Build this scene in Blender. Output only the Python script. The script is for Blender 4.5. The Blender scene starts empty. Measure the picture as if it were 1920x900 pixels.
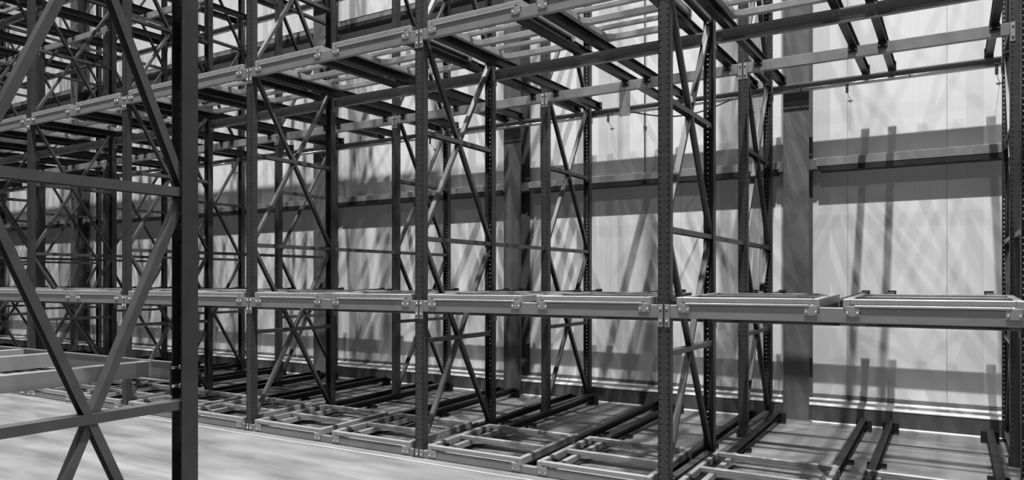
import bpy, bmesh, math, random
from mathutils import Matrix, Vector
random.seed(4)
scene = bpy.context.scene
COL = scene.collection

# ------------------------------------------------------------------ camera
W = 2.54                                   # bay pitch along the rack
PHI = math.radians(31.171)
cam_d = bpy.data.cameras.new('camera')
cam = bpy.data.objects.new('camera', cam_d)
COL.objects.link(cam)
cam.location = (2.028, -5.757, 1.757)
cam.rotation_euler = (math.radians(90), 0, PHI)
cam_d.sensor_width = 36
cam_d.lens = 1367.1 / 1920 * 36
cam_d.shift_y = 78 / 1920
cam_d.clip_start = 0.05
cam_d.clip_end = 200
scene.camera = cam

# ------------------------------------------------------------------ world, lamps, exposure
world = bpy.data.worlds.new('warehouse_air')
scene.world = world
world.use_nodes = True
world.node_tree.nodes['Background'].inputs[0].default_value = (1, 1, 1, 1)
world.node_tree.nodes['Background'].inputs[1].default_value = 0.008

LAMP_P = 920
def high_bay(x, y, z, p):
    d = bpy.data.lights.new('high_bay_lamp', 'AREA')
    d.shape = 'DISK'; d.size = 0.22; d.energy = p; d.spread = math.radians(112)
    o = bpy.data.objects.new('high_bay_lamp', d)
    COL.objects.link(o); o.location = (x, y, z)
for x, p in ((7.0, 0.35), (1.8, 1.35), (-3.4, 0.5), (-8.6, 0.85), (-13.8, 0.5), (-19.0, 0.6), (-24.2, 0.4)):
    high_bay(x, -2.0, 16.0, LAMP_P * p)          # over the aisle

for x, p in ((1.8, 0.42), (-8.6, 0.42), (-19.0, 0.42)):
    high_bay(x, -9.5, 16.0, LAMP_P * p)          # over the next aisle, behind the camera

vs = scene.view_settings
vs.view_transform = 'Standard'; vs.look = 'None'; vs.exposure = 0.0; vs.gamma = 1.0
vs.use_curve_mapping = False

# ------------------------------------------------------------------ materials
def mat(name, v, rough=0.5, metal=0.0, noise=0.12, scale=6.0, stretch=(1, 1, 1), bump=0.0, rvar=0.0, spec=0.5, coord='Object', detail=5):
    m = bpy.data.materials.new(name); m.use_nodes = True
    nt = m.node_tree; b = nt.nodes['Principled BSDF']
    tc = nt.nodes.new('ShaderNodeTexCoord'); mp = nt.nodes.new('ShaderNodeMapping')
    mp.inputs['Scale'].default_value = stretch
    nz = nt.nodes.new('ShaderNodeTexNoise'); nz.inputs['Scale'].default_value = scale
    nz.inputs['Detail'].default_value = detail
    nt.links.new(tc.outputs[coord], mp.inputs[0]); nt.links.new(mp.outputs[0], nz.inputs['Vector'])
    cr = nt.nodes.new('ShaderNodeMapRange')
    cr.inputs[1].default_value = 0.3; cr.inputs[2].default_value = 0.7
    cr.inputs[3].default_value = v * (1 - noise); cr.inputs[4].default_value = v * (1 + noise)
    nt.links.new(nz.outputs[0], cr.inputs[0])
    cb = nt.nodes.new('ShaderNodeCombineColor')
    for i in range(3): nt.links.new(cr.outputs[0], cb.inputs[i])
    nt.links.new(cb.outputs[0], b.inputs['Base Color'])
    b.inputs['Metallic'].default_value = metal
    b.inputs['Specular IOR Level'].default_value = spec
    b.inputs['Roughness'].default_value = rough
    if rvar:
        rr = nt.nodes.new('ShaderNodeMapRange')
        rr.inputs[1].default_value = 0.3; rr.inputs[2].default_value = 0.7
        rr.inputs[3].default_value = rough - rvar; rr.inputs[4].default_value = rough + rvar
        nt.links.new(nz.outputs[0], rr.inputs[0]); nt.links.new(rr.outputs[0], b.inputs['Roughness'])
    if bump:
        bp = nt.nodes.new('ShaderNodeBump'); bp.inputs['Strength'].default_value = bump
        bp.inputs['Distance'].default_value = 0.01
        nt.links.new(nz.outputs[0], bp.inputs['Height']); nt.links.new(bp.outputs[0], b.inputs['Normal'])
    return m

M_COL = mat('dark_grey_paint', 0.042, 0.42, noise=0.18, scale=9)
M_BRACE = mat('brace_grey_paint', 0.08, 0.40, noise=0.18, scale=9)
M_BEAM = mat('beam_grey_paint', 0.215, 0.32, noise=0.08, scale=14, stretch=(0.3, 1, 1))
M_PLATE = mat('zinc_plate', 0.30, 0.40, metal=0.25, noise=0.1, scale=20)
M_BOLT = mat('bright_bolt', 0.8, 0.22, metal=1.0, noise=0.05)
M_CART = mat('cart_grey_paint', 0.30, 0.28, noise=0.08, scale=10)
M_RAIL = mat('black_rail_paint', 0.009, 0.38, noise=0.2, scale=8, spec=0.3)
M_BLACK = mat('black_steel', 0.02, 0.5, noise=0.2)
M_WALL = mat('wall_panel_paint', 0.78, 0.55, noise=0.03, scale=3, stretch=(9, 1, 0.25), spec=0.25)
M_GIRT = mat('girt_paint', 0.22, 0.5, noise=0.08)
M_COLUMN = mat('building_column_paint', 0.12, 0.5, noise=0.15, scale=4)
M_CURB = mat('curb_concrete', 0.09, 0.6, noise=0.2, scale=5, bump=0.15)
M_LEDGE = mat('ledge_flashing', 0.80, 0.45, noise=0.10, scale=6)
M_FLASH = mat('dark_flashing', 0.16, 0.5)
M_FLOOR = mat('polished_concrete', 0.22, 0.33, noise=0.30, scale=1.6, stretch=(0.6, 2.4, 1), rvar=0.10, detail=9, bump=0.04)
M_STRIPE = mat('joint_sealant', 0.5, 0.5, noise=0.1)
M_JOINT_SHADOW = mat('joint_and_shadow_line', 0.03, 0.7)  # saw cut and wall seams, also the painted shadow line under the rack
M_PIPE = mat('conduit_zinc', 0.75, 0.25, metal=0.9, noise=0.05)

# ------------------------------------------------------------------ mesh helpers
class MB:
    def __init__(self): self.v = []; self.f = []
    def box(self, x0, x1, y0, y1, z0, z1, m=None):
        b = len(self.v)
        pts = [(x, y, z) for z in (z0, z1) for y in (y0, y1) for x in (x0, x1)]
        if m is not None: pts = [tuple(m @ Vector(p)) for p in pts]
        self.v += pts
        self.f += [tuple(b + i for i in q) for q in ((0, 2, 3, 1), (4, 5, 7, 6), (0, 1, 5, 4), (2, 6, 7, 3), (0, 4, 6, 2), (1, 3, 7, 5))]
        return self
    def prism(self, prof, a, bb, axis='y'):
        """extrude a closed 2-D profile along an axis from a to bb"""
        n = len(prof); s = len(self.v)
        for t in (a, bb):
            for (p, q) in prof:
                self.v.append({'y': (p, t, q), 'x': (t, p, q), 'z': (p, q, t)}[axis])
        for i in range(n):
            j = (i + 1) % n
            self.f.append((s + i, s + j, s + n + j, s + n + i))
        self.f.append(tuple(s + i for i in range(n))[::-1]); self.f.append(tuple(s + n + i for i in range(n)))
        return self
    def cyl(self, p, q, r, n=8):
        p = Vector(p); q = Vector(q); d = (q - p).normalized()
        u = d.orthogonal().normalized(); w = d.cross(u); s = len(self.v)
        for c in (p, q):
            for i in range(n):
                a = 2 * math.pi * i / n
                self.v.append(tuple(c + r * (math.cos(a) * u + math.sin(a) * w)))
        for i in range(n):
            j = (i + 1) % n
            self.f.append((s + i, s + j, s + n + j, s + n + i))
        self.f.append(tuple(s + i for i in range(n))[::-1]); self.f.append(tuple(s + n + i for i in range(n)))
        return self
    def bolt(self, x, y, z, ny=-1, r=0.010):
        """domed bolt head on a face whose normal is ny along Y"""
        s = len(self.v); n = 8
        for k, (rr, h) in enumerate(((1, 0), (0.85, 0.006), (0.45, 0.010))):
            for i in range(n):
                a = 2 * math.pi * i / n
                self.v.append((x + rr * r * math.cos(a), y + ny * h, z + rr * r * math.sin(a)))
        for k in range(2):
            for i in range(n):
                j = (i + 1) % n
                self.f.append((s + k * n + i, s + k * n + j, s + (k + 1) * n + j, s + (k + 1) * n + i))
        self.f.append(tuple(s + 2 * n + i for i in range(n)))
        return self
    def mesh(self, name, m, bevel=0.0, smooth=False):
        me = bpy.data.meshes.new(name); me.from_pydata(self.v, [], self.f)
        bm = bmesh.new(); bm.from_mesh(me)
        bmesh.ops.recalc_face_normals(bm, faces=bm.faces)
        if bevel:
            bmesh.ops.bevel(bm, geom=[e for e in bm.edges if len(e.link_faces) == 2 and e.calc_face_angle(0) > 0.6], offset=bevel, segments=1, affect='EDGES')
        bm.to_mesh(me); bm.free()
        if smooth:
            for p in me.polygons: p.use_smooth = True
        me.materials.append(m)
        return me

def put(name, me, parent=None, loc=(0, 0, 0), rot=(0, 0, 0), label=None, cat=None, group=None, kind=None):
    o = bpy.data.objects.new(name, me); COL.objects.link(o)
    o.location = loc; o.rotation_euler = rot
    if parent: o.parent = parent
    if label: o['label'] = label
    if cat: o['kind'] = 'thing'
    if cat: o['category'] = cat
    if group: o['group'] = group
    if kind: o['kind'] = kind
    if name in ('bolt_pair', 'bolt_slot', 'wheel_pair', 'bracket_hole'): o['kind'] = 'stuff'
    return o

def thing(name, label, cat, loc=(0, 0, 0), rot=(0, 0, 0), group=None):
    return put(name, None, None, loc, rot, label, cat, group)

ORD = ['first', 'second', 'third', 'fourth', 'fifth', 'sixth', 'seventh', 'eighth', 'ninth', 'tenth', 'eleventh', 'twelfth']

# ------------------------------------------------------------------ setting: floor, wall, curb
X0, X1 = -31.0, 8.0
YW = 4.32                                   # face of the wall panels
fl = MB().box(X0, X1, -16, YW + 0.4, -0.2, 0).mesh('floor', M_FLOOR)
floor = put('floor', fl, kind='structure', label='polished grey concrete warehouse floor')
# slightly wavy pale sealant joint along the rack front, with its dark edge
sv = []; sf = []
n = 160
for i in range(n + 1):
    x = X0 + (X1 - X0) * i / n
    w = 0.006 * math.sin(i * 1.7) + 0.005 * math.sin(i * 0.61 + 1)
    for yy, zz in ((-0.160 + w, 0.0005), (-0.157 + w, 0.004), (-0.147 + w, 0.004), (-0.144 + w, 0.0005)):
        sv.append((x, yy, zz))
for i in range(n):
    for k in range(3):
        a = i * 4 + k
        sf.append((a, a + 4, a + 5, a + 1))
s = MB(); s.v = sv; s.f = sf
put('joint_sealant', s.mesh('joint_sealant', M_STRIPE), floor, label='thin pale sealant line')
s = MB().box(X0, X1, -0.176, -0.166, -0.01, 0.0012)
put('joint_and_shadow_line', s.mesh('joint_and_shadow_line', M_JOINT_SHADOW), floor, label='dark saw cut beside pale line')
for yy in (2.98,):  # thin cast shadow under the rack, painted as a dark strip on the floor
    put('joint_and_shadow_line', MB().box(X0, X1, yy, yy + 0.012, -0.01, 0.0012).mesh('joint_and_shadow_line', M_JOINT_SHADOW), floor)

wall = put('wall_back', MB().box(X0, X1, YW + 0.03, YW + 0.25, 0, 12.0).mesh('wall_back', M_JOINT_SHADOW), kind='structure', label='tall pale metal panel wall behind the rack')
PW = 1.078
pan = MB().box(0.0014, PW - 0.0014, 0, 0.03, 0.315, 11.9).mesh('wall_panel', M_WALL, bevel=0.002)
k0 = math.floor((X0 - 0.888) / PW)
k1 = math.ceil((X1 - 0.888) / PW)
for k in range(k0 + 1, k1 - 1):
    put('wall_panel', pan, wall, (0.888 + k * PW, YW, 0))
base = put('baseboard_back', MB().box(X0, X1, 4.03, YW + 0.03, 0, 0.205).mesh('curb', M_CURB, bevel=0.004), kind='structure', label='low concrete curb at the foot of the wall')
led = MB().prism([(4.025, 0.206), (YW, 0.206), (YW, 0.268), (4.025, 0.216)], X0, X1, 'x').mesh('ledge', M_LEDGE)
put('ledge', led, base, label='bright sloping ledge on the curb')
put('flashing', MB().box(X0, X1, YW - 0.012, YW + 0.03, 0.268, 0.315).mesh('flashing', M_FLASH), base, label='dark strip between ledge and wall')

put('sealant_bead', MB().prism([(4.016, 0.0), (4.03, 0.0), (4.03, 0.014)], X0, X1, 'x').mesh('sealant_bead', M_LEDGE), base, label='thin pale bead at the foot of the curb')
# wall girts and building columns
for gi, gz in enumerate((3.17, 6.42)):
    prof = [(4.12, gz + 0.045), (4.132, gz + 0.045), (4.132, gz + 0.128), (YW - 0.001, gz + 0.128), (YW - 0.001, gz + 0.14), (4.12, gz + 0.14)]
    lip = [(4.124, gz - 0.02), (YW - 0.001, gz - 0.02), (YW - 0.001, gz - 0.008), (4.134, gz - 0.008), (4.134, gz + 0.044), (4.124, gz + 0.044)]
    t = thing('wall_girt', ['long grey wall girt just below the third shelf level', 'long grey wall girt near the top left of the picture', 'highest grey wall girt far above the rack'][gi], 'girt', (0, 0, 0), group='wall girts')
    # one length of girt between each pair of building columns
    cxs = [0.325 - 4.2 * i for i in range(-2, 8)]
    for a in cxs:
        put('girt_length', MB().prism(prof, a - 4.2 + 0.22, a - 0.22, 'x').mesh('girt_length', M_GIRT), t)
        put('girt_lip', MB().prism(lip, a - 4.2 + 0.26, a - 0.26, 'x').mesh('girt_lip', M_BLACK), t)
        put('girt_clip', MB().box(a - 0.24, a - 0.155, 4.125, YW - 0.002, gz + 0.012, gz + 0.13).mesh('girt_clip', M_FLASH), t)
        put('girt_clip', MB().box(a + 0.155, a + 0.24, 4.125, YW - 0.002, gz + 0.012, gz + 0.13).mesh('girt_clip', M_FLASH), t)
fl_f = MB().box(-0.155, 0.155, 0, 0.02, 0.012, 11.9).mesh('front_flange', M_COLUMN, bevel=0.003)
fl_r = MB().box(-0.155, 0.155, 0.285, 0.305, 0.29, 11.9).mesh('rear_flange', M_COLUMN, bevel=0.003)
webm = MB().box(-0.007, 0.007, 0.02, 0.285, 0.29, 11.9).mesh('web', M_COLUMN)
bpl = MB().box(-0.19, 0.19, -0.03, 0.02, 0, 0.012).mesh('base_plate', M_FLASH)
cap = MB().box(-0.148, -0.008, 0.02, 0.285, 0, 0.012).box(0.008, 0.148, 0.02, 0.285, 0, 0.012).mesh('stiffener', M_COLUMN)
for i in range(0, 7):
    x = 0.325 - 4.2 * i
    t = thing('steel_column', 'wide grey steel building column against the wall, %s from the right' % ORD[i], 'column', (x, 4.005, 0), group='building columns')
    put('front_flange', fl_f, t); put('rear_flange', fl_r, t); put('web', webm, t); put('base_plate', bpl, t)
    put('stiffener', cap, t, (0, 0, 3.17)); put('stiffener', cap, t, (0, 0, 6.42))

# ------------------------------------------------------------------ upright frames
HC = 9.4                                     # column height
CW, CD, CT = 0.100, 0.080, 0.005
def column_mesh(backed=0, xl=-CW / 2, xr=CW / 2, dl=CD, dr=CD, ga=-0.0305, gb=0.0305):
    m = MB(); p = 0.0508; r = 0.0068
    nrow = int(HC / p)
    xs = [xl, ga - 0.011, ga + 0.011, gb - 0.011, gb + 0.011, xr]
    def quad(a, b, c, d, y):
        s = len(m.v); m.v += [(q[0], y, q[1]) for q in (a, b, c, d)]; m.f.append((s, s + 1, s + 2, s + 3))
    for y in (0.0, CT):
        for i in (0, 2, 4):
            quad((xs[i], 0), (xs[i + 1], 0), (xs[i + 1], HC), (xs[i], HC), y)
        for i in (1, 3):
            cx = (xs[i] + xs[i + 1]) / 2; h = 0.011
            zprev = 0.0
            for k in range(nrow):
                zc = (k + 0.5) * p
                quad((xs[i], zprev), (xs[i + 1], zprev), (xs[i + 1], zc - h), (xs[i], zc - h), y)
                s = len(m.v)
                sq = [(h, 0), (h, h), (0, h), (-h, h), (-h, 0), (-h, -h), (0, -h), (h, -h)]
                for j in range(8):
                    a = math.pi / 4 * j
                    m.v.append((cx + r * math.cos(a), y, zc + r * math.sin(a)))
                for j in range(8): m.v.append((cx + sq[j][0], y, zc + sq[j][1]))
                for j in range(8):
                    l = (j + 1) % 8
                    m.f.append((s + j, s + l, s + 8 + l, s + 8 + j))
                if y > 0:
                    # hole rim between both skins
                    s2 = len(m.v)
                    for yy in (0.0, CT):
                        for j in range(8):
                            a = math.pi / 4 * j
                            m.v.append((cx + r * math.cos(a), yy, zc + r * math.sin(a)))
                    for j in range(8):
                        l = (j + 1) % 8
                        m.f.append((s2 + j, s2 + l, s2 + 8 + l, s2 + 8 + j))
                zprev = zc + h
            quad((xs[i], zprev), (xs[i + 1], zprev), (xs[i + 1], HC), (xs[i], HC), y)
    for sx, h, d in ((-1, -xl, dl), (1, xr, dr)):
        prof = [(sx * h, 0.0), (sx * h, d), (sx * (h - 0.007), d), (sx * (h - 0.007), d - CT), (sx * (h - CT), d - CT), (sx * (h - CT), CT), (sx * (h - CT), 0.0)]
        m.prism(prof, 0, HC, 'z')
    if backed == 1: m.box(-0.044, 0.044, 0.014, 0.018, 0, HC)
    if backed == 2: m.box(xl + 0.002, xr - 0.002, -0.004, -0.0005, 0, HC)
    me = bpy.data.meshes.new('column'); me.from_pydata(m.v, [], m.f); me.materials.append(M_COL)
    me.update()
    return me
ME_COL = column_mesh()
ME_COLB = column_mesh(1)
ME_COLF = column_mesh(2, -0.05, 0.094, 0.083, 0.042, -0.025, 0.078)   # wider column with a short flange, across the aisle
ME_BASE = MB().box(-0.075, 0.075, -0.02, 0.11, 0, 0.008).box(-0.06, -0.05, -0.01, 0.09, 0.008, 0.09).mesh('base_plate', M_BLACK)
NODES = [0.09, 2.19, 4.29, 6.39, 8.49]

def chan(length, w, d, side, t=0.004):
    """brace channel along +Z: web of width w facing side (+1 or -1) along Y, open on the other side"""
    a = w / 2; s = side
    prof = [(-a, -s * d / 2), (-a, s * d / 2), (a, s * d / 2), (a, -s * d / 2), (a - t, -s * d / 2), (a - t, s * (d / 2 - t)), (-a + t, s * (d / 2 - t)), (-a + t, -s * d / 2)]
    return MB().prism(prof, 0, length, 'z')

def make_frame_parts(depth):
    y0, y1 = 0.03, depth - 0.03
    # horizontal strut: open-bottom channel along Y
    t = 0.004; a = 0.035; hh = 0.044
    prof = [(-a, -hh / 2), (-a, hh / 2), (a, hh / 2), (a, -hh / 2), (a - t, -hh / 2), (a - t, hh / 2 - t), (-a + t, hh / 2 - t), (-a + t, -hh / 2)]
    strut = MB().prism(prof, y0, y1, 'y').mesh('strut', M_BRACE)
    dz = NODES[1] - NODES[0] - 0.07
    dy = y1 - y0 - 0.06
    L = math.hypot(dz, dy)
    diag = (chan(L, 0.052, 0.036, -1).mesh('diagonal_brace', M_BRACE), chan(L, 0.052, 0.036, 1).mesh('diagonal_brace', M_BRACE))
    return strut, diag, L, math.atan2(dy, dz), y0, y1
PARTS = {}
def upright_frame(x, y, depth, label, group, zmax=HC):
    if depth not in PARTS: PARTS[depth] = make_frame_parts(depth)
    strut, diag, L, ang, y0, y1 = PARTS[depth]
    f = thing('upright_frame', label, 'rack frame', (x, y, 0), group=group)
    put('column', ME_COLB if y >= 0 else ME_COL, f)
    put('column', ME_COLF if y < 0 else ME_COL, f, (0, depth, 0), (0, 0, math.pi))
    put('base_plate', ME_BASE, f)
    put('base_plate', ME_BASE, f, (0, depth, 0), (0, 0, math.pi))
    for i, z in enumerate(NODES):
        put('strut', strut, f, (0, 0, z))
        if i < len(NODES) - 1:
            put('strut', strut, f, (0, 0, (z + NODES[i + 1]) / 2 + 0.02))
            put('diagonal_brace', diag[0], f, (-0.006, y0 + 0.03, z + 0.035), (-ang, 0, 0))
            put('diagonal_brace', diag[1], f, (0.006, y1 - 0.03, z + 0.035), (ang, 0, 0))
    return f

FD = 1.355
Y1, Y3 = 0.0, 2.615
Y2, Y4 = Y1 + FD, Y3 + FD
KMIN, KMAX = -1, 9
nk = KMAX - KMIN + 1
for k in range(KMIN, KMAX + 1):
    upright_frame(-W * k, Y1, FD, 'dark perforated upright frame in the front row, %s from the right' % ORD[k - KMIN], 'front row upright frames')
    upright_frame(-W * k, Y3, FD, 'dark perforated upright frame in the row near the wall, %s from the right' % ORD[k - KMIN], 'rear row upright frames')
sp = MB().prism([(-0.018, -0.022), (0.018, -0.022), (0.018, 0.022), (-0.018, 0.022)], Y2 + 0.002, Y3 - 0.002, 'y').mesh('spacer_bar', M_BRACE)
spb = MB().bolt(0, 0, 0, -1, 0.012).mesh('bolt', M_BOLT)
for k in range(KMIN, KMAX + 1):
    for li, z in enumerate((2.19, 6.39)):
        t = thing('row_spacer', 'dark spacer bar behind front row, %s line, %s frame from right' % (('lower', 'upper')[li], ORD[k - KMIN]), 'spacer', (-W * k, 0, z), group='row spacers')
        put('spacer_bar', sp, t)
        put('end_plate', MB().box(-0.04, 0.04, Y2 + 0.0005, Y2 + 0.006, -0.035, 0.035).mesh('end_plate', M_BRACE) if (k == KMIN and li == 0) else bpy.data.meshes['end_plate'], t)

# ------------------------------------------------------------------ beams
BH = 0.108
hb = W - CW - 0.004
def front_beam_mesh(h):
    # box beam with a shallow rolled step below the top edge
    prof = [(-0.006, 0.0), (0.045, 0.0), (0.045, h), (-0.006, h)]
    return MB().prism(prof, -hb / 2, hb / 2, 'x').mesh('beam_body', M_BEAM, bevel=0.005)
def chan_beam_mesh(h):
    t = 0.006
    prof = [(0.0, 0.0), (0.055, 0.0), (0.055, h), (0.0, h), (0.0, h - 0.014), (0.01, h - 0.014), (0.02, h - t - 0.012), (0.049, h - t - 0.012), (0.049, t + 0.006), (0.012, t), (0.0, t)]
    return MB().prism(prof, -hb / 2, hb / 2, 'x').mesh('beam_body', M_BEAM)
ME_FB = front_beam_mesh(BH)
ME_FLB = front_beam_mesh(0.074)
ME_B3 = front_beam_mesh(0.118)
ME_B2 = chan_beam_mesh(0.122)
ME_B4 = chan_beam_mesh(0.102)
def connector(w0, w1, h, h2=None):
    return MB().box(w0, w1, -0.0065, -0.0005, h, 0.002).mesh('connector', M_PLATE, bevel=0.0015)
# connector plate on the column face, bolt positions (x, z)
ME_CONR = connector(0.008, 0.0505, -0.182)     # left end of a beam (right half of the column)
ME_CONL = connector(-0.0505, -0.008, -0.182)
ME_FCONR = connector(0.008, 0.0505, -0.072)
ME_FCONL = connector(-0.0505, -0.008, -0.072)
def bolts(xs, zs, y, ny=-1, m=M_BOLT, r=0.010):
    b = MB()
    for x in xs:
        for z in zs: b.bolt(x, y, z, ny, r)
    return b.mesh('bolts', m, smooth=True)
ME_BOLR = bolts((0.026,), (-0.028, -0.132), -0.0066)
ME_BOLL = bolts((-0.026,), (-0.028, -0.132), -0.0066)
ME_SLOT = MB().box(0.0185, 0.0335, -0.0069, -0.006, -0.058, -0.046).box(0.0185, 0.0335, -0.0069, -0.006, -0.162, -0.150).mesh('slot', M_BLACK)
ME_SLOTL = MB().box(-0.0335, -0.0185, -0.0069, -0.006, -0.058, -0.046).box(-0.0335, -0.0185, -0.0069, -0.006, -0.162, -0.150).mesh('slot', M_BLACK)
ME_FBOR = bolts((0.026,), (-0.050,), -0.0066)
ME_FBOL = bolts((-0.026,), (-0.050,), -0.0066)
ME_PLATE = MB().box(-0.047, 0.047, -0.0115, -0.0063, -0.062, 0.012).mesh('stop_plate', M_PLATE, bevel=0.0015)
ME_PBOL = bolts((-0.033, 0.033), (-0.036,), -0.0116)
ME_PBOLF = bolts((-0.028, 0.028), (-0.040,), -0.0116, r=0.008)
ME_PSLOT = MB().box(0.049, 0.056, -0.0072, -0.006, -0.042, -0.030).mesh('slot', M_BLACK)
ME_CLIP = MB().box(-0.045, 0.045, -0.0125, -0.0065, -0.062, 0.004).box(-0.045, 0.045, -0.0125, 0.04, 0.0005, 0.006).mesh('rail_clip', M_BLACK)
ME_CLIPB = bolts((-0.028, 0.028), (-0.034,), -0.0126, r=0.009)
ME_RBOL = bolts((-0.026, 0.026), (-0.03,), 0.0485, r=0.008)
ME_REAR = MB().box(0.008, 0.052, 0.0005, 0.006, -0.18, 0.0).box(0.0505, 0.058, -0.05, 0.006, -0.18, 0.0).mesh('connector', M_BEAM)
ME_REARL = MB().box(-0.052, -0.008, 0.0005, 0.006, -0.18, 0.0).box(-0.058, -0.0505, -0.05, 0.006, -0.18, 0.0).mesh('connector', M_BEAM)
ME_REARB = bolts((0.024, ), (-0.04, -0.12), -CT - 0.001, r=0.009)
ME_REARBL = bolts((-0.024, ), (-0.04, -0.12), -CT - 0.001, r=0.009)

RX = (0.17, 1.13, 1.41, 2.37)                # rail centres inside a bay
SL = 0.02                                    # rise of the rails towards the wall
LEVELS = [0.078, 1.567, 4.275, 6.985]
LV = ['floor', 'second', 'third', 'top']
ROW = ['front', 'second', 'third', 'rearmost']
NB = 10
def rail_bottom(T, y): return T - 0.11 + SL * y

def bayname(i): return '%s bay from the right' % ORD[i]

for i in range(NB):
    xl = -W * i                               # left column of bay i
    xc = xl + W / 2
    for li, T in enumerate(LEVELS):
        if li == 3 and i < 3: continue            # above the picture here
        lvl = LV[li] + ' level' if li else 'floor level'
        # ---- front beam
        t = thing('rack_beam', 'light grey front beam with stop plates, %s, %s' % (lvl, bayname(i)), 'beam', (xc, 0, T), group='front beams')
        put('beam_body', ME_FB if li else ME_FLB, t, (0, 0, -BH if li else -0.074))
        cr = put('connector', ME_CONR if li else ME_FCONR, t, (-W / 2, 0, 0)); put('bolt_pair', ME_BOLR if li else ME_FBOR, cr)
        cl = put('connector', ME_CONL if li else ME_FCONL, t, (W / 2, 0, 0)); put('bolt_pair', ME_BOLL if li else ME_FBOL, cl)
        if li: put('bolt_slot', ME_SLOT, cr); put('bolt_slot', ME_SLOTL, cl)
        for rx in RX:
            p = put('stop_plate', ME_PLATE, t, (rx - W / 2, 0, 0)); put('bolt_pair', ME_PBOL if li else ME_PBOLF, p)
            if li: put('bolt_slot', ME_PSLOT, p)
        if li == 0: continue
        # ---- second beam: channel, open side to the aisle, fixed to the back of the front frame
        zb = rail_bottom(T, Y2)
        t = thing('rack_beam', 'grey channel beam in the second row, %s, %s' % (lvl, bayname(i)), 'beam', (xc, Y2, zb), group='second row beams')
        put('beam_body', ME_B2, t, (0, -0.05, -0.122))
        put('connector', ME_REAR, t, (-W / 2, 0, 0)); put('bolt_pair', ME_REARB, t, (-W / 2, 0, 0))
        put('connector', ME_REARL, t, (W / 2, 0, 0)); put('bolt_pair', ME_REARBL, t, (W / 2, 0, 0))
        for rx in RX: put('bolt_pair', ME_RBOL, t, (rx - W / 2, -0.05, 0))
        # ---- third beam
        zb = rail_bottom(T, Y3 + 0.02)
        t = thing('rack_beam', 'light grey beam with black clips, third row, %s, %s' % (lvl, bayname(i)), 'beam', (xc, Y3, zb), group='third row beams')
        put('beam_body', ME_B3, t, (0, 0, -0.118))
        c = put('connector', ME_CONR, t, (-W / 2, 0, 0)); put('bolt_pair', ME_BOLR, c); put('bolt_slot', ME_SLOT, c)
        c = put('connector', ME_CONL, t, (W / 2, 0, 0)); put('bolt_pair', ME_BOLL, c); put('bolt_slot', ME_SLOTL, c)
        for rx in RX:
            p = put('rail_clip', ME_CLIP, t, (rx - W / 2, 0, 0)); put('bolt_pair', ME_CLIPB, p)
        # ---- rearmost beam
        zb = rail_bottom(T, Y4)
        t = thing('rack_beam', 'grey channel beam in the rearmost row, %s, %s' % (lvl, bayname(i)), 'beam', (xc, Y4, zb), group='rearmost beams')
        put('beam_body', ME_B4, t, (0, -0.05, -0.102))
        put('connector', ME_REAR, t, (-W / 2, 0, 0)); put('bolt_pair', ME_REARB, t, (-W / 2, 0, 0))
        put('connector', ME_REARL, t, (W / 2, 0, 0)); put('bolt_pair', ME_REARBL, t, (W / 2, 0, 0))
        for rx in RX: put('bolt_pair', ME_RBOL, t, (rx - W / 2, -0.05, 0))

# ------------------------------------------------------------------ rails
def i_profile(w, h, t=0.008):
    a = w / 2; b = 0.006
    return [(-a, 0), (a, 0), (a, t), (b, t), (b, h - t), (a, h - t), (a, h), (-a, h), (-a, h - t), (-b, h - t), (-b, t), (-a, t)]
RL0, RL1 = 0.05, 3.96
ME_RAIL = MB().prism(i_profile(0.072, 0.1), RL0, RL1, 'y').mesh('rail_section', M_RAIL)
RLF1 = 3.74
ME_RAILF = MB().prism(i_profile(0.066, 0.072), RL0, RLF1, 'y').mesh('rail_section', M_RAIL)
ME_END = MB().box(-0.045, 0.045, 0, 0.008, -0.004, 0.115).box(-0.043, -0.0365, -0.06, 0, 0.03, 0.105).box(0.0365, 0.043, -0.06, 0, 0.03, 0.105).mesh('end_stop', M_BLACK)
ME_ENDF = MB().box(-0.085, 0.085, 0, 0.008, 0.0, 0.118).box(-0.085, 0.085, -0.07, 0, 0.0, 0.008).mesh('end_stop', M_BLACK)
ME_FOOT = MB().box(-0.085, -0.034, -0.03, 0.03, 0, 0.006).box(0.034, 0.085, -0.03, 0.03, 0, 0.006).box(-0.042, -0.034, -0.03, 0.03, 0, 0.05).box(0.034, 0.042, -0.03, 0.03, 0, 0.05).box(-0.085, 0.085, 0.026, 0.03, 0.006, 0.038).mesh('foot', M_BLACK)
ang = math.atan(SL)
LANE = ['left', 'left', 'right', 'right']; SIDE = ['left', 'right', 'left', 'right']
for i in range(NB):
    for li, T in enumerate(LEVELS):
        if li == 3 and i < 3: continue            # above the picture here
        lvl = LV[li] + ' level'
        for q, rx in enumerate(RX):
            lab = 'black cart rail, %s side of %s lane, %s, %s' % (SIDE[q], LANE[q], lvl, bayname(i))
            if li:
                t = thing('cart_rail', lab, 'rail', (-W * i + rx, 0, rail_bottom(T, 0)), (ang, 0, 0), group='black cart rails')
                put('rail_section', ME_RAIL, t); put('end_stop', ME_END, t, (0, RL1, 0))
            else:
                t = thing('cart_rail', lab, 'rail', (-W * i + rx, 0, 0.002), (ang, 0, 0), group='black cart rails')
                put('rail_section', ME_RAILF, t)
                put('end_stop', ME_ENDF, t, (0, RLF1, -SL * RLF1), (-ang, 0, 0))
                put('foot', ME_FOOT, t, (0, 1.92, -SL * 1.92), (-ang, 0, 0))

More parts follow.
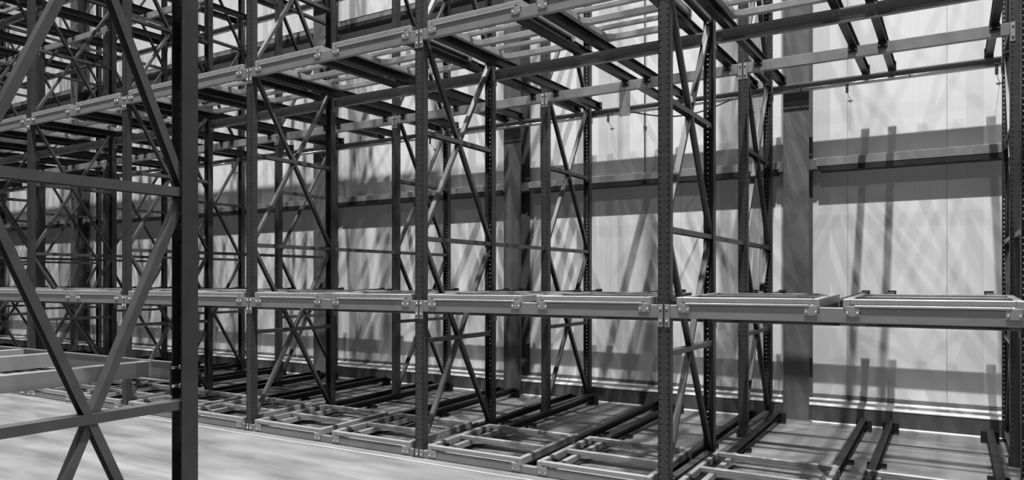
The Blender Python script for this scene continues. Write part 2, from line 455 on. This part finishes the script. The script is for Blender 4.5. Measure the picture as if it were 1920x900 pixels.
# ------------------------------------------------------------------ carts (nested: wide upper frame over narrow lower frame)
CWD = 1.08
bw = 0.046
def bar(x0, x1, y0, y1, z0, z1, nm='bar'): return MB().box(x0, x1, y0, y1, z0, z1).mesh(nm, M_CART, bevel=0.005)
U = {
    'front_bar': bar(bw, CWD - bw, -0.012, 0.034, -0.042, 0),
    'middle_bar': bar(bw, CWD - bw, 0.49, 0.536, -0.042, 0),
    'rear_bar': bar(bw, CWD - bw, 1.06, 1.106, -0.042, 0),
    'side_l': bar(0, bw, -0.012, 1.106, -0.068, 0),
    'side_r': bar(CWD - bw, CWD, -0.012, 1.106, -0.068, 0),
    'tab_l': MB().box(-0.006, 0, 1.02, 1.07, -0.11, -0.03).mesh('stop_tab', M_PLATE),
    'tab_r': MB().box(CWD, CWD + 0.006, 1.02, 1.07, -0.11, -0.03).mesh('stop_tab', M_PLATE),
}
def wheel(x0, x1, y): return MB().cyl((x0, y, 0), (x1, y, 0), 0.021, 10).mesh('wheel', M_BLACK)
LX0, LX1 = 0.115, 1.03                       # lower cart, relative to the upper cart's left edge
lh = 0.075
L = {
    'front_bar': bar(0.07, CWD - 0.07, -0.014, 0.04, 0.001, 0.021),
    'cross_a': bar(LX0 + 0.05, LX1 - 0.05, 0.64, 0.70, -0.045, 0.016),
    'cross_b': bar(LX0 + 0.05, LX1 - 0.05, 1.22, 1.28, -0.045, 0.016),
    'side_l': bar(LX0, LX0 + 0.05, 0.048, 1.30, -0.04, 0.018),
    'side_r': bar(LX1 - 0.05, LX1, 0.048, 1.30, -0.04, 0.018),
}
def gus(y, right):
    a = LX0 + 0.05; b = LX1 - 0.05
    m = MB()
    if right: m.prism([(b, y - 0.045), (b, y), (b - 0.07, y)], -0.042, 0.012, 'z')
    else: m.prism([(a, y - 0.045), (a + 0.07, y), (a, y)], -0.042, 0.012, 'z')
    return m.mesh('gusset', M_CART)
GUS = [gus(y, r) for y in (0.6395, 1.2195) for r in (0, 1)]
WHU = MB().cyl((bw - 0.001 + 0.002, 0, 0), (bw + 0.022, 0, 0), 0.02, 10).cyl((CWD - bw - 0.022, 0, 0), (CWD - bw - 0.002, 0, 0), 0.02, 10).mesh('wheel_pair', M_BLACK)
WHL = MB().cyl((LX0 - 0.024, 0, 0), (LX0 - 0.001, 0, 0), 0.02, 10).cyl((LX1 + 0.001, 0, 0), (LX1 + 0.024, 0, 0), 0.02, 10).mesh('wheel_pair', M_BLACK)
for i in range(NB):
    for li, T in enumerate(LEVELS):
        if li == 3 and i < 3: continue            # above the picture here
        for q in (0, 1):
            x = -W * i + RX[2 * q] - 0.06
            lane = ('left', 'right')[q]
            lvl = LV[li] + ' level'
            jig = random.uniform(-0.004, 0.004)
            t = thing('pallet_cart', 'wide upper cart frame, %s lane, %s, %s' % (lane, lvl, bayname(i)), 'cart', (x + jig, 0, T + 0.064), (ang, 0, 0), group='wide upper carts')
            put('front_bar', U['front_bar'], t); put('middle_bar', U['middle_bar'], t); put('rear_bar', U['rear_bar'], t)
            put('side_bar', U['side_l'], t); put('side_bar', U['side_r'], t)
            put('stop_tab', U['tab_l'], t); put('stop_tab', U['tab_r'], t)
            put('wheel_pair', WHU, t, (0, 0.25, -0.052)); put('wheel_pair', WHU, t, (0, 0.9, -0.052))
            t = thing('pallet_cart', 'narrow lower cart frame, %s lane, %s, %s' % (lane, lvl, bayname(i)), 'cart', (x, 0, T), (ang, 0, 0), group='narrow lower carts')
            z0 = 0 if li else 0.004
            put('front_bar', L['front_bar'], t, (0, 0, 0) if li else (0, 0.07, -0.03))
            for nm, key in (('crossbar', 'cross_a'), ('crossbar', 'cross_b'), ('side_bar', 'side_l'), ('side_bar', 'side_r')):
                put(nm, L[key], t, (0, 0, z0 if not li else 0))
            for g in GUS: put('gusset', g, t, (0, 0, z0))
            put('wheel_pair', WHL, t, (0, 0.2, -0.01)); put('wheel_pair', WHL, t, (0, 1.0, -0.01))

# ------------------------------------------------------------------ conduit, photo-eye brackets and junction plate at the third level
zc = 4.158
cd = thing('conduit', 'thin bright conduit hung under the rearmost third level beams', 'conduit', (0, 3.895, zc))
for i in range(NB):
    put('conduit_length', MB().cyl((-W * i + 0.02, 0, 0), (-W * i + W - 0.02, 0, 0), 0.011, 8).mesh('conduit_length', M_PIPE, smooth=True) if i == 0 else bpy.data.meshes['conduit_length'], cd, (-W * 0 if i == 0 else -W * i, 0, 0))
    for sx in (0.4, 1.6):
        put('conduit_strap', MB().box(-0.008, 0.008, -0.014, 0.03, -0.014, 0.03).mesh('conduit_strap', M_BLACK) if (i == 0 and sx == 0.4) else bpy.data.meshes['conduit_strap'], cd, (-W * i + sx, 0, 0))
br = MB().box(-0.016, 0.016, -0.003, 0.003, -0.105, 0.0).mesh('slotted_bracket', M_BLACK)
hole = MB().cyl((0, -0.0036, -0.03), (0, 0.0036, -0.03), 0.009, 8).cyl((0, -0.0036, -0.075), (0, 0.0036, -0.075), 0.007, 8).mesh('bracket_hole', M_PIPE)
rod = MB().cyl((0, 0, -0.1), (0.03, 0.09, -0.18), 0.004, 6).mesh('rod', M_PIPE)
head = MB().box(0.0, 0.055, 0.08, 0.1, -0.195, -0.178).box(0.022, 0.032, 0.085, 0.095, -0.21, -0.165).mesh('sensor_head', M_PLATE)
wire = MB().cyl((0.028, 0.09, -0.2), (0.0, 0.27, -0.50), 0.0022, 5).mesh('wire', M_PIPE)
SPOTS = [(0.93, 'beside the wide building column'), (2.44, 'at the right edge of the picture'), (-0.23, 'behind the first frame from the right'), (-2.20, 'left of the hanging junction plate'), (-5.4, 'in the third bay from the right'), (-7.9, 'in the fourth bay from the right'), (-10.4, 'in the fifth bay from the right')]
for sx, txt in SPOTS:
    t = thing('sensor_bracket', 'small slotted bracket with sensor head under conduit, %s' % txt, 'bracket', (sx, 3.895, zc - 0.012), group='sensor brackets')
    b = put('slotted_bracket', br, t); put('bracket_hole', hole, b); put('rod', rod, t); put('sensor_head', head, t); put('wire', wire, t)
t = thing('junction_plate', 'plain grey plate hanging under third row beam above cable loop', 'plate', (-1.42, Y3 - 0.002, 3.79), group=None)
put('plate', MB().box(-0.07, 0.07, 0, 0.006, 0, 0.31).mesh('plate', M_BEAM), t)
put('bolt_pair', bolts((-0.055, 0.055), (0.02, 0.14), -0.0002, r=0.007), t)
# loop of black cable sagging along the rearmost beam
cb = MB(); pts = []
for a in range(15):
    u = a / 14
    pts.append((-1.36 + 0.9 * u, 2.63 + 1.27 * u, 3.84 - 0.13 * math.sin(math.pi * u) + 0.3 * u))
for a in range(14): cb.cyl(pts[a], pts[a + 1], 0.009, 6)
put('cable', cb.mesh('cable', M_BLACK, smooth=True), label='black cable sagging in a loop below the junction plate', cat='cable')
for nm, x, lab in (('vertical_conduit', -1.80, 'thin vertical conduit on the wall behind the cable loop'), ('vertical_conduit', 2.60, 'thin vertical conduit on the wall at the far right'), ('vertical_conduit', -3.52, 'thin vertical conduit beside the second building column')):
    m = MB().cyl((x, YW - 0.02, 3.32), (x, YW - 0.02, 11.0), 0.01, 8)
    t = thing(nm, lab, 'conduit', (0, 0, 0), group='vertical conduits')
    put('tube', m.mesh('tube', M_GIRT, smooth=True), t)
    for z in (4.0, 6.0): put('strap', MB().box(x - 0.025, x + 0.025, YW - 0.03, YW, z, z + 0.02).mesh('strap', M_PIPE), t)

# ------------------------------------------------------------------ rack across the aisle (foreground)
OX, OY = -1.20, -3.49
f = upright_frame(OX, OY - 1.0, 1.0, 'large dark upright frame close to the camera on the left', None)
ob_t = 1.352
t = thing('rack_beam', 'grey beam bolted to the large foreground frame on the left', 'beam', (OX, OY, ob_t))
ML = 3.2
prof = [(-0.055, -0.098), (0.0, -0.098), (0.0, 0.0), (-0.02, 0.0), (-0.02, -0.008), (-0.008, -0.008), (-0.008, -0.09), (-0.055, -0.09)]
put('beam_body', MB().prism(prof, -ML, -0.095, 'x').mesh('beam_body', M_BEAM), t)
put('connector', MB().box(-0.098, -0.05, 0.0045, 0.01, -0.16, 0.0).box(-0.1, -0.0945, -0.05, 0.0, -0.16, 0.0).mesh('connector', M_BEAM), t)
bb = MB()
for z in (-0.021, -0.114): bb.cyl((-0.078, -0.006, z), (-0.078, -0.05, z), 0.007, 8); bb.cyl((-0.078, -0.006, z), (-0.078, -0.016, z), 0.013, 6)
put('bolt_pair', bb.mesh('bolts', M_BOLT, smooth=True), t)
for rx, lab in ((-1.44, 'light grey channel rail nearest to the foreground frame'), (-2.30, 'middle channel rail of the foreground rack at left'), (-2.70, 'farthest channel rail of the foreground rack at left edge')):
    a = 0.035
    prof = [(-a, -0.075), (a, -0.075), (a, 0.0), (-a, 0.0), (-a, -0.006), (a - 0.006, -0.006), (a - 0.006, -0.069), (-a, -0.069)]
    t = thing('channel_rail', lab, 'rail', (rx - a, OY - 0.06, ob_t + 0.002), group='foreground rails')
    put('rail_section', MB().prism(prof, -1.05, 0, 'y').mesh('rail_section', M_CART), t)
